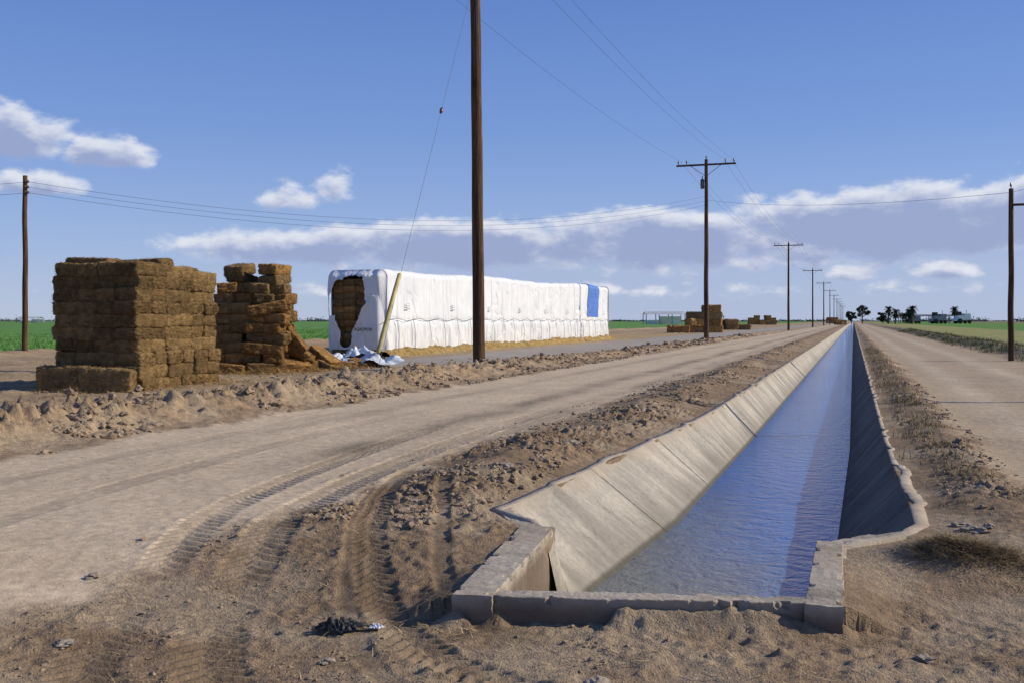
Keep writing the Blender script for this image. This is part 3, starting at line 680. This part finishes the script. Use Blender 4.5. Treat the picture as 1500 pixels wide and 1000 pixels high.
def crumple(name,loc,sx_,sy_,h,mat,seed,label,cat,rz=0,n=60,fr=3,oc=4):
    U,V_=np.meshgrid(np.linspace(-1,1,n),np.linspace(-1,1,n),indexing='ij'); r=np.hypot(U,V_)
    edge=1+.35*(fbm(np.arctan2(V_,U)*1.5+9,r*0,3,seed)-.5)*2
    rd=np.abs(fbm(U*fr+seed,V_*fr,oc,seed+1)-.5)*2; z=h*(np.clip(1-r/1.2,0,1)**.7)*(.35+1.2*rd)+h*.12*(fbm(U*fr*3,V_*fr*3,2,seed+3)-.3)
    X=U*sx_*edge*(1+.15*(fbm(U*4,V_*4,2,seed+4)-.5)); Y=V_*sy_*edge
    P=np.stack([X,Y,z],-1).reshape(-1,3); F=grid_faces(n,n); rr=(r+.5*(fbm(U*2.5,V_*2.5,3,seed+7)-.5)).ravel()[F].mean(1); F=F[rr<.95]
    used=np.unique(F); mp=-np.ones(len(P),int); mp[used]=np.arange(len(used))
    o=obj(name,np_mesh(name,P[used],mp[F],True),mat,None,label=label,category=cat); o.location=loc; o.rotation_euler=(0,0,rz); return o
wt=simple_mat("loose_plastic",(.58,.60,.62),.4,.2,4,.3,.4); blk=simple_mat("black_plastic",(.018,.018,.02),.6,.3,12,.4,.3)
x,y=W(-4.9,35.2); crumple("plastic_sheet",(x,y,g(x,y)+.02),1.3,.9,.50,wt,200,"crumpled white plastic sheet on the ground","plastic sheet",TH,fr=1.5,oc=3)
x,y=W(-5.9,37.5); crumple("plastic_sheet",(x,y,g(x,y)),1.0,.7,.85,wt,230,"bunched white plastic sheet beside the haystack","plastic sheet",TH+.4,fr=1.6,oc=3)
x,y=W(-5.1,35.4); crumple("black_tarp",(x,y,g(x,y)+.22),.8,.16,.30,blk,240,"black crumpled plastic strip beside the haystack","plastic strip",TH-.4)
x,y=(-2.78,5.07); crumple("rag",(x,y,g(x,y)+.005),.15,.085,.085,blk,260,"dark crumpled rag lying on tyre marks","rag",.5)
x,y=(-2.60,5.16); crumple("plastic_scrap",(x,y,g(x,y)+.01),.05,.035,.03,wt,270,"small pale plastic scrap beside a dark rag","plastic scrap",.1,30)
rockm=simple_mat("rock",(.28,.225,.17),.9,.3,18,.4,.2)
for i,(x,y,r_) in enumerate(((-4.05,4.32,.045),(-4.75,5.35,.045),(-1.15,4.66,.06),(.86,8.3,.07),(.78,8.5,.05),(.98,8.4,.04),(-3.3,9.4,.07),(-3.6,7.9,.05),(-2.6,4.6,.03),(.35,5.6,.04),(.6,5.2,.03),(-3.25,11.6,.1))):
    V,F=rock_shape(40+i,3); o=obj("rock",np_mesh("rock",V*r_*np.array([1.3,1,.65]),F,False),rockm,None,label="small angular grey brown rock on the dirt",category="rock",group="rocks on the dirt"); o.location=(x,y,g(x,y)+r_*.2); o.rotation_euler=(0,0,i)
# ---------------------------------------------------------------- poles and wires
wood,t,b,v=new_mat("pole_wood",.85,.2)
n1=t.noise(t.mapping(v,(14,14,.5)),2.2,6,.7); n2=t.noise(t.mapping(v,(1,1,.3)),1.5,3,.5)
col=t.ramp(n1,[(.34,(.020,.011,.006)),(.5,(.08,.042,.022)),(.68,(.20,.115,.06))])
t.l(t.scl(col,t.mr(n2,.3,.7,.7,1.2)),b.inputs['Base Color']); t.l(t.bump(n1,.9,.04),b.inputs['Normal'])
metal=simple_mat("dark_metal",(.12,.12,.13),.5,.2,10,.1,.4,.7); cer=simple_mat("insulator_glaze",(.10,.05,.035),.25,.15,5,0,.5); galv=simple_mat("weathered_steel_cable",(.13,.13,.135),.7,.2,10,.1,.3,0)
def pole_shaft(H_,r0,r1,seed):
    bm=bmesh.new(); n=30; pts=[(mn.noise(Vector((seed,i*.15,0)))*.03,mn.noise(Vector((seed+9,i*.15,0)))*.03,-.4+(H_+.4)*i/n) for i in range(n+1)]
    bm_tube(bm,pts,[r0+(r1-r0)*i/n+.004*mn.noise(Vector((seed,i*.8,4))) for i in range(n+1)],16)
    me=bpy.data.meshes.new("utility_pole"); bm.to_mesh(me); bm.free(); me.materials.append(wood)
    for p in me.polygons: p.use_smooth=len(p.vertices)==4
    return me
def insulator(parent,loc,mat=cer,s_=1):
    bm=bmesh.new()
    pr=[(0,.018),(.10,.018),(.10,.05),(.14,.055),(.15,.035),(.18,.045),(.20,.03),(.23,.03),(.25,.012)]
    bm_tube(bm,[(0,0,z*s_+.0001*i) for i,(z,_) in enumerate(pr)],[r*s_ for _,r in pr],10)
    o=bm_obj("insulator",bm,mat,parent,True); o.location=loc; return o
def tpole(x,y,H_,arm,r0=.2,r1=.13,label="",extra=True,lean=(0,0),ins=(-2.15,-1.5,1.5,2.15),seed=1,group=None):
    o=obj("utility_pole",pole_shaft(H_,r0,r1,seed),None,None,label=label,category="utility pole")
    if group: o["group"]=group
    o.location=(x,y,0); o.rotation_euler=(lean[0],lean[1],0)
    if arm:
        bm=bmesh.new(); bm_box(bm,(0,0,0),(arm,.12,.14),None,.01); a=bm_obj("crossarm",bm,wood,o); a.location=(0,-r1-.07,H_-.45)
        for q in ins: insulator(a,(q*arm/4.6,0,.075),cer,1.35)
        insulator(o,(0,0,H_-.02),cer,1.35)
        bm=bmesh.new()
        for sg in (-1,1): bm_tube(bm,[(sg*arm*.26,-r1-.14,H_-.50),(sg*.02,-r1-.10,H_-1.35)],.022,6)
        bm_obj("brace",bm,metal,o)
        if extra:
            bm=bmesh.new(); bm_tube(bm,[(0,0,0),(0,0,.05),(0,0,.7),(0,0,.78)],[.09,.15,.15,.06],12); bm_tube(bm,[(0,0,.78),(.02,0,1.0)],.03,6)
            q=bm_obj("transformer",bm,metal,o,True); q.location=(-.30,-.05,H_-2.3)
            bm=bmesh.new(); bm_box(bm,(-.08,-.05,0),(.35,.10,.08)); bm_box(bm,(-.08,-.05,.45),(.35,.10,.06)); q=bm_obj("bracket",bm,metal,o); q.location=(0,0,H_-2.15)
    return o
px1,py1=W(-1.08,32.9)
tpole(px1,py1,13.6,4.4,.205,.16,"tall dark wooden utility pole braced by a guy wire",False,(0,-.012),seed=3)
far_b=[(77.8,11.5),(161,10.5),(242,9.9),(322,9.6),(402,9.5),(482,9.4),(562,9.3),(642,9.3),(722,9.2),(802,9.2),(882,9.2)]
pp_=[]
for i,(Y,b_) in enumerate(far_b):
    X=500/1458*Y-b_; x,y=W(X,Y); pp_.append((x,y))
    tpole(x,y,14.2,4.6,.2,.13,"wooden utility pole with crossarm beside the dirt road",i==0,seed=5+i,group="utility poles along the road")
xl,yl=W(-22.5,46); pl=tpole(xl,yl,8.3,0,.13,.10,"short wooden pole with side brackets at field edge",False,seed=31)
bm=bmesh.new()
for z in (7.5,7.75,8.0): bm_box(bm,(.14,0,z),(.14,.05,.05)); bm_tube(bm,[(.2,0,z-.05),(.2,0,z+.07)],.035,8)
bm_obj("bracket",bm,metal,pl)
xr,yr=W(20.05,40); pr_=tpole(xr,yr,6.9,0,.12,.09,"short wooden pole with small side arm beside track",False,seed=33)
bm=bmesh.new(); bm_box(bm,(.75,0,6.25),(1.6,.09,.09)); bm_obj("side_arm",bm,wood,pr_); insulator(pr_,(1.4,0,6.3)); insulator(pr_,(0,0,6.9))
xo,yo=W(13.9,19.9); po=tpole(xo,yo,6.5,0,.09,.07,"short wooden pole with small side arm beside track",False,seed=35)
bm=bmesh.new(); bm_box(bm,(.6,0,6.2),(1.3,.09,.09)); bm_obj("side_arm",bm,wood,po)
wirem=simple_mat("wire",(.06,.065,.075),.5,.1,5,0,.4)
def wire(a,b_,sag,r=.011,label="thin sagging power line between poles",n=40):
    bm=bmesh.new(); a=Vector(a); b_=Vector(b_); bm_tube(bm,[a.lerp(b_,i/n)-Vector((0,0,4*sag*(i/n)*(1-i/n))) for i in range(n+1)],r,5)
    bm_obj("power_line",bm,wirem,None,label=label,category="power line",group="power lines")
P2x,P2y=pp_[0]
for q in (-2.0,1.35,2.0): wire((px1+q-.16,py1-.2,13.45),(P2x+q,P2y-.2,14.15),.5,.006)
for i in range(0,5):
    for q in (-2.0,-1.4,1.4,2.0):
        if i>1 and abs(q)<1.9: continue
        wire((pp_[i][0]+q,pp_[i][1]-.2,14.1),(pp_[i+1][0]+q,pp_[i+1][1]-.2,14.1),1.3,.008+.003*i,n=24)
for k,z in enumerate((7.5,7.75,8.0)):
    wire((xl+.2,yl,z),(P2x-.1,P2y,10.6+.35*k),1.85,.008)
    if k!=1:
        x,y=W(-48,40); wire((xl+.2,yl,z),(x,y,7.9+.2*k),.9,.008)
wire((P2x+.1,P2y,11.0),(xr,yr,6.75),.45,.008); wire((xr,yr,6.75),(xo,yo,6.5),.4,.007); wire((xr+1.4,yr,6.5),(xo+1.1,yo,6.3),.4,.007)
Ax,Ay=W(-3.71,26.8); A=Vector((Ax,Ay,g(Ax,Ay))); B=Vector((px1-.16,py1,13.0))
gw=bpy.data.objects.new("guy_wire",None); link(gw); gw.location=A; gw["label"]="steel guy wire with yellow guard anchored in dirt"; gw["category"]="guy wire"
L_=lambda f:(B-A)*f
bm=bmesh.new(); bm_tube(bm,[L_(0)-Vector((0,0,.1)),L_(.3),L_(.62),L_(1)],.006,6); bm_obj("cable",bm,galv,gw)
bm=bmesh.new(); bm_tube(bm,[L_(f) for f in (.612,.614,.62,.626,.628)],[.01,.045,.055,.045,.01],8); bm_obj("strain_insulator",bm,cer,gw,True)
yel=simple_mat("yellow_guard",(.42,.34,.13),.6,.25,3,.1,.3)
bm=bmesh.new(); off=Vector((-.07,0,0)); bm_tube(bm,[L_(.055)+off*1.3,L_(.06)+off*1.3,L_(.14)+off,L_(.224)+off*.4,L_(.226)+off*.4],[.04,.062,.062,.062,.04],12); bm_obj("guard",bm,yel,gw,True)
bm=bmesh.new(); bm_tube(bm,[L_(0)-Vector((0,0,.15)),L_(.02)],.02,8); bm_obj("anchor_rod",bm,galv,gw)
# ---------------------------------------------------------------- distant things
random.seed(9)
def pile(X,Y,cols,group,lab):
    for i,hn in enumerate(cols):
        for L in range(hn):
            for dy in (0,1.3):
                x,y=W(X+i*2.2+random.gauss(0,.18),Y+dy+random.gauss(0,.2)); bale(bBig,(x,y,.45+.93*L),(0,random.gauss(0,.04),TH+random.gauss(0,.12)),lab,group)
pile(25.0,135,[3,4],"bales in a far stack","large brown hay bale in a roadside stack")
pile(22.5,133,[1],"bales in a far stack","large brown hay bale in a roadside stack")
pile(37,178,[2,2,1],"bales in a low far pile","large brown hay bale in a low pile")
pile(95,395,[3,4,2,4,3],"bales in a distant row","large brown hay bale in a distant row")
pile(131,400,[2,2],"bales in a distant row","large brown hay bale in a distant row")
pile(198,622,[4,4,4],"bales in a distant row","large brown hay bale in a distant row")
whitep=simple_mat("white_metal",(.7,.71,.72),.5,.1,1,.05,.3); steel=simple_mat("grey_steel",(.25,.26,.28),.6,.2,1,.05,.3); dark=simple_mat("dark_interior",(.05,.05,.055),.8,.2,1,0)
def shed(X,Y,w,dp,h,label,roofm,wall=True):
    x,y=W(X,Y); o=obj("shed",None,None,None,label=label,category="shed"); o.location=(x,y,0); o.rotation_euler=(0,0,TH)
    bm=bmesh.new(); vs=[bm.verts.new(p) for p in ((-w/2,-dp/2,h),(w/2,-dp/2,h),(w/2,0,h+1.1),(-w/2,0,h+1.1),(w/2,dp/2,h),(-w/2,dp/2,h))]
    bm.faces.new((vs[0],vs[1],vs[2],vs[3])); bm.faces.new((vs[3],vs[2],vs[4],vs[5])); bmesh.ops.solidify(bm,geom=bm.faces[:],thickness=.3); bm_obj("roof",bm,roofm,o)
    n=int(w/5)
    for i in range(n+1):
        for sy_ in (-1,1):
            bm=bmesh.new(); bm_box(bm,(-w/2+.3+(w-.6)*i/n,sy_*(dp/2-.3),h/2),(.3,.3,h)); bm_obj("post",bm,steel,o)
    if wall:
        bm=bmesh.new(); bm_box(bm,(w*.2,dp/2-.5,h*.4),(w*.55,.2,h*.8)); bm_box(bm,(-w*.3,0,h*.22),(w*.25,dp*.5,h*.44)); bm_obj("wall",bm,whitep,o)
shed(61,400,16,10,4.2,"white roofed open hay shed in distant yard",whitep)
shed(85,430,12,8,3.2,"low grey open shed in distant yard",steel)
shed(232,560,34,12,4.0,"long flat open shed beside farm machinery",steel,False)
shed(-300,620,14,8,3,"small pale building beyond green field",whitep); shed(-264,600,6,5,2.6,"tiny white building beyond green field",whitep)
tyre=simple_mat("tyre",(.03,.03,.03),.9,.2,5,0)
def tractor(X,Y,s_,label,c,cat="harvester"):
    x,y=W(X,Y); o=obj(cat,None,None,None,label=label,category=cat); o.location=(x,y,0); o.rotation_euler=(0,0,TH+.1); o.scale=(s_,)*3
    bm=bmesh.new(); bm_box(bm,(0,0,1.9),(4.6,2.2,1.6),None,.15); bm_box(bm,(1.2,0,3.0),(2.2,2.0,.8),None,.1); bm_box(bm,(-2.8,0,1.3),(1.2,2.0,.9),None,.1); bm_obj("body",bm,c,o)
    bm=bmesh.new(); bm_box(bm,(-1.5,0,3.3),(1.4,1.7,1.4),None,.12); bm_obj("cab",bm,dark,o)
    bm=bmesh.new(); bm_tube(bm,[(1.6,.6,3.2),(1.6,.6,4.6)],.1,8); bm_obj("exhaust",bm,steel,o)
    for (wx,wr) in ((-1.6,.85),(1.6,.65)):
        for sy_ in (-1,1):
            bm=bmesh.new(); bm_tube(bm,[(wx,sy_*1.0,wr),(wx,sy_*1.15,wr),(wx,sy_*1.45,wr),(wx,sy_*1.55,wr)],[wr*.7,wr,wr,wr*.7],18); bm_obj("wheel",bm,tyre,o)
tractor(223,520,1.5,"dark farm harvester parked by a long shed",steel); tractor(240,530,1.6,"pale farm harvester parked by a long shed",whitep); tractor(214,530,1.2,"small grey tractor parked by a long shed",steel,"tractor")
leafm=simple_mat("dark_foliage",(.035,.045,.022),.8,.5,1.0,0); barkm=simple_mat("bark",(.12,.09,.065),.9,.3,4,.3)
def tree(X,Y,h,w,seed,label):
    rd=np.random.default_rng(seed); x,y=W(X,Y); o=obj("tree",None,None,None,label=label,category="tree"); o.location=(x,y,0)
    bm=bmesh.new(); bm_tube(bm,[(0,0,-.2),(.1,0,h*.25),(.0,.1,h*.5),(.1,0,h*.85)],[h*.035,h*.028,h*.02,h*.006],8)
    cl=[]
    for i in range(16):
        a=rd.uniform(0,6.28); rr=w*.5*math.sqrt(rd.random()); zz=h*(.25+.7*rd.random()); rr*=math.sin(min(1,(1.05-zz/h)*2.6)*1.57)
        c=(rr*math.cos(a),rr*math.sin(a),zz); cl.append(c); bm_tube(bm,[(0,0,zz*.6),(c[0]*.5,c[1]*.5,zz*.8),c],[h*.012,h*.008,.02],5)
    bm_obj("trunk",bm,barkm,o)
    n=260; Q=[]
    for c in cl:
        r=w*rd.uniform(.12,.22); p=rd.normal(0,1,(n,3)); p/=np.linalg.norm(p,axis=1)[:,None]; p*=(rd.random((n,1))**.4)*r; p[:,2]*=.8; p+=np.array(c)
        Q.append(np.stack([p+rd.normal(0,.18,(n,3)) for k in range(3)],1).reshape(-1,3))
    Q=np.vstack(Q); obj("crown",np_mesh("crown",Q,np.arange(len(Q)).reshape(-1,3),False),leafm,o)
def palm(X,Y,h,seed,label):
    rd=random.Random(seed); x,y=W(X,Y); o=obj("palm_tree",None,None,None,label=label,category="palm tree"); o.location=(x,y,0)
    bm=bmesh.new(); bm_tube(bm,[(0,0,-.2),(.1,0,h*.3),(.2,.1,h*.7),(.15,.1,h)],[.5,.42,.38,.34],10); bm_obj("trunk",bm,barkm,o)
    bm=bmesh.new()
    for i in range(80):
        a=rd.uniform(0,6.28); e=rd.uniform(-1.5,1.3); L=rd.uniform(1.8,2.9); pts=[]
        for k in range(7):
            f=k/6; pts.append(Vector((.15+math.cos(a)*L*f*max(.3,math.cos(e*.8)),.1+math.sin(a)*L*f*max(.3,math.cos(e*.8)),h+L*(math.sin(e)*f-.4*f*f))))
        sd=Vector((-math.sin(a),math.cos(a),0))
        for k in range(1,7):
            for q in (-1,1):
                p=pts[k-1]; r_=pts[k]; bm.faces.new([bm.verts.new(p),bm.verts.new(r_),bm.verts.new((p+r_)/2+sd*q*.5+Vector((0,0,-.25))+(r_-p)*.8)])
    bm_obj("crown",bm,leafm,o)
palm(189,500,7.5,1,"shaggy fan palm beside the distant track"); palm(192.5,500,6.3,2,"shorter shaggy fan palm beside the distant track"); palm(203,505,8,3,"fan palm standing by the farm yard"); palm(207,520,6.5,4,"fan palm standing by the farm yard"); palm(240,540,8,6,"fan palm standing by the farm yard")
tree(183,520,9.5,7,1,"dark broadleaf tree beside the distant track"); tree(179,525,7,5,2,"small dark broadleaf tree near the canal"); tree(204,515,6,9,3,"low dark bushy tree in the farm yard"); tree(190,510,6,6,5,"low dark bushy tree among palms")
Q=[]
for i in range(420):
    Y=rng.uniform(1500,3800); X=rng.uniform(-.56,.56)*Y; x,y=W(X,Y)
    if abs(x+.9)<25: continue
    h=rng.uniform(2,6.5)*(1.3 if vn(np.array([X/300.]),np.array([1.]),3)[0]>.55 else .5); w=rng.uniform(8,45); n=70
    p=np.stack([x+rng.normal(0,w*.5,n),y+rng.normal(0,4,n),np.abs(rng.normal(0,1,n))*h*.45],1)
    a=p+rng.normal(0,1.6,(n,3));b_=p+rng.normal(0,1.6,(n,3)); Q.append(np.stack([p,a,b_],1).reshape(-1,3))
Q=np.vstack(Q); obj("distant_treeline",np_mesh("distant_treeline",Q,np.arange(len(Q)).reshape(-1,3),False),simple_mat("hazy_foliage",(.07,.09,.085),.9,.3,.02,0),kind="stuff",label="low dark treeline along the horizon")
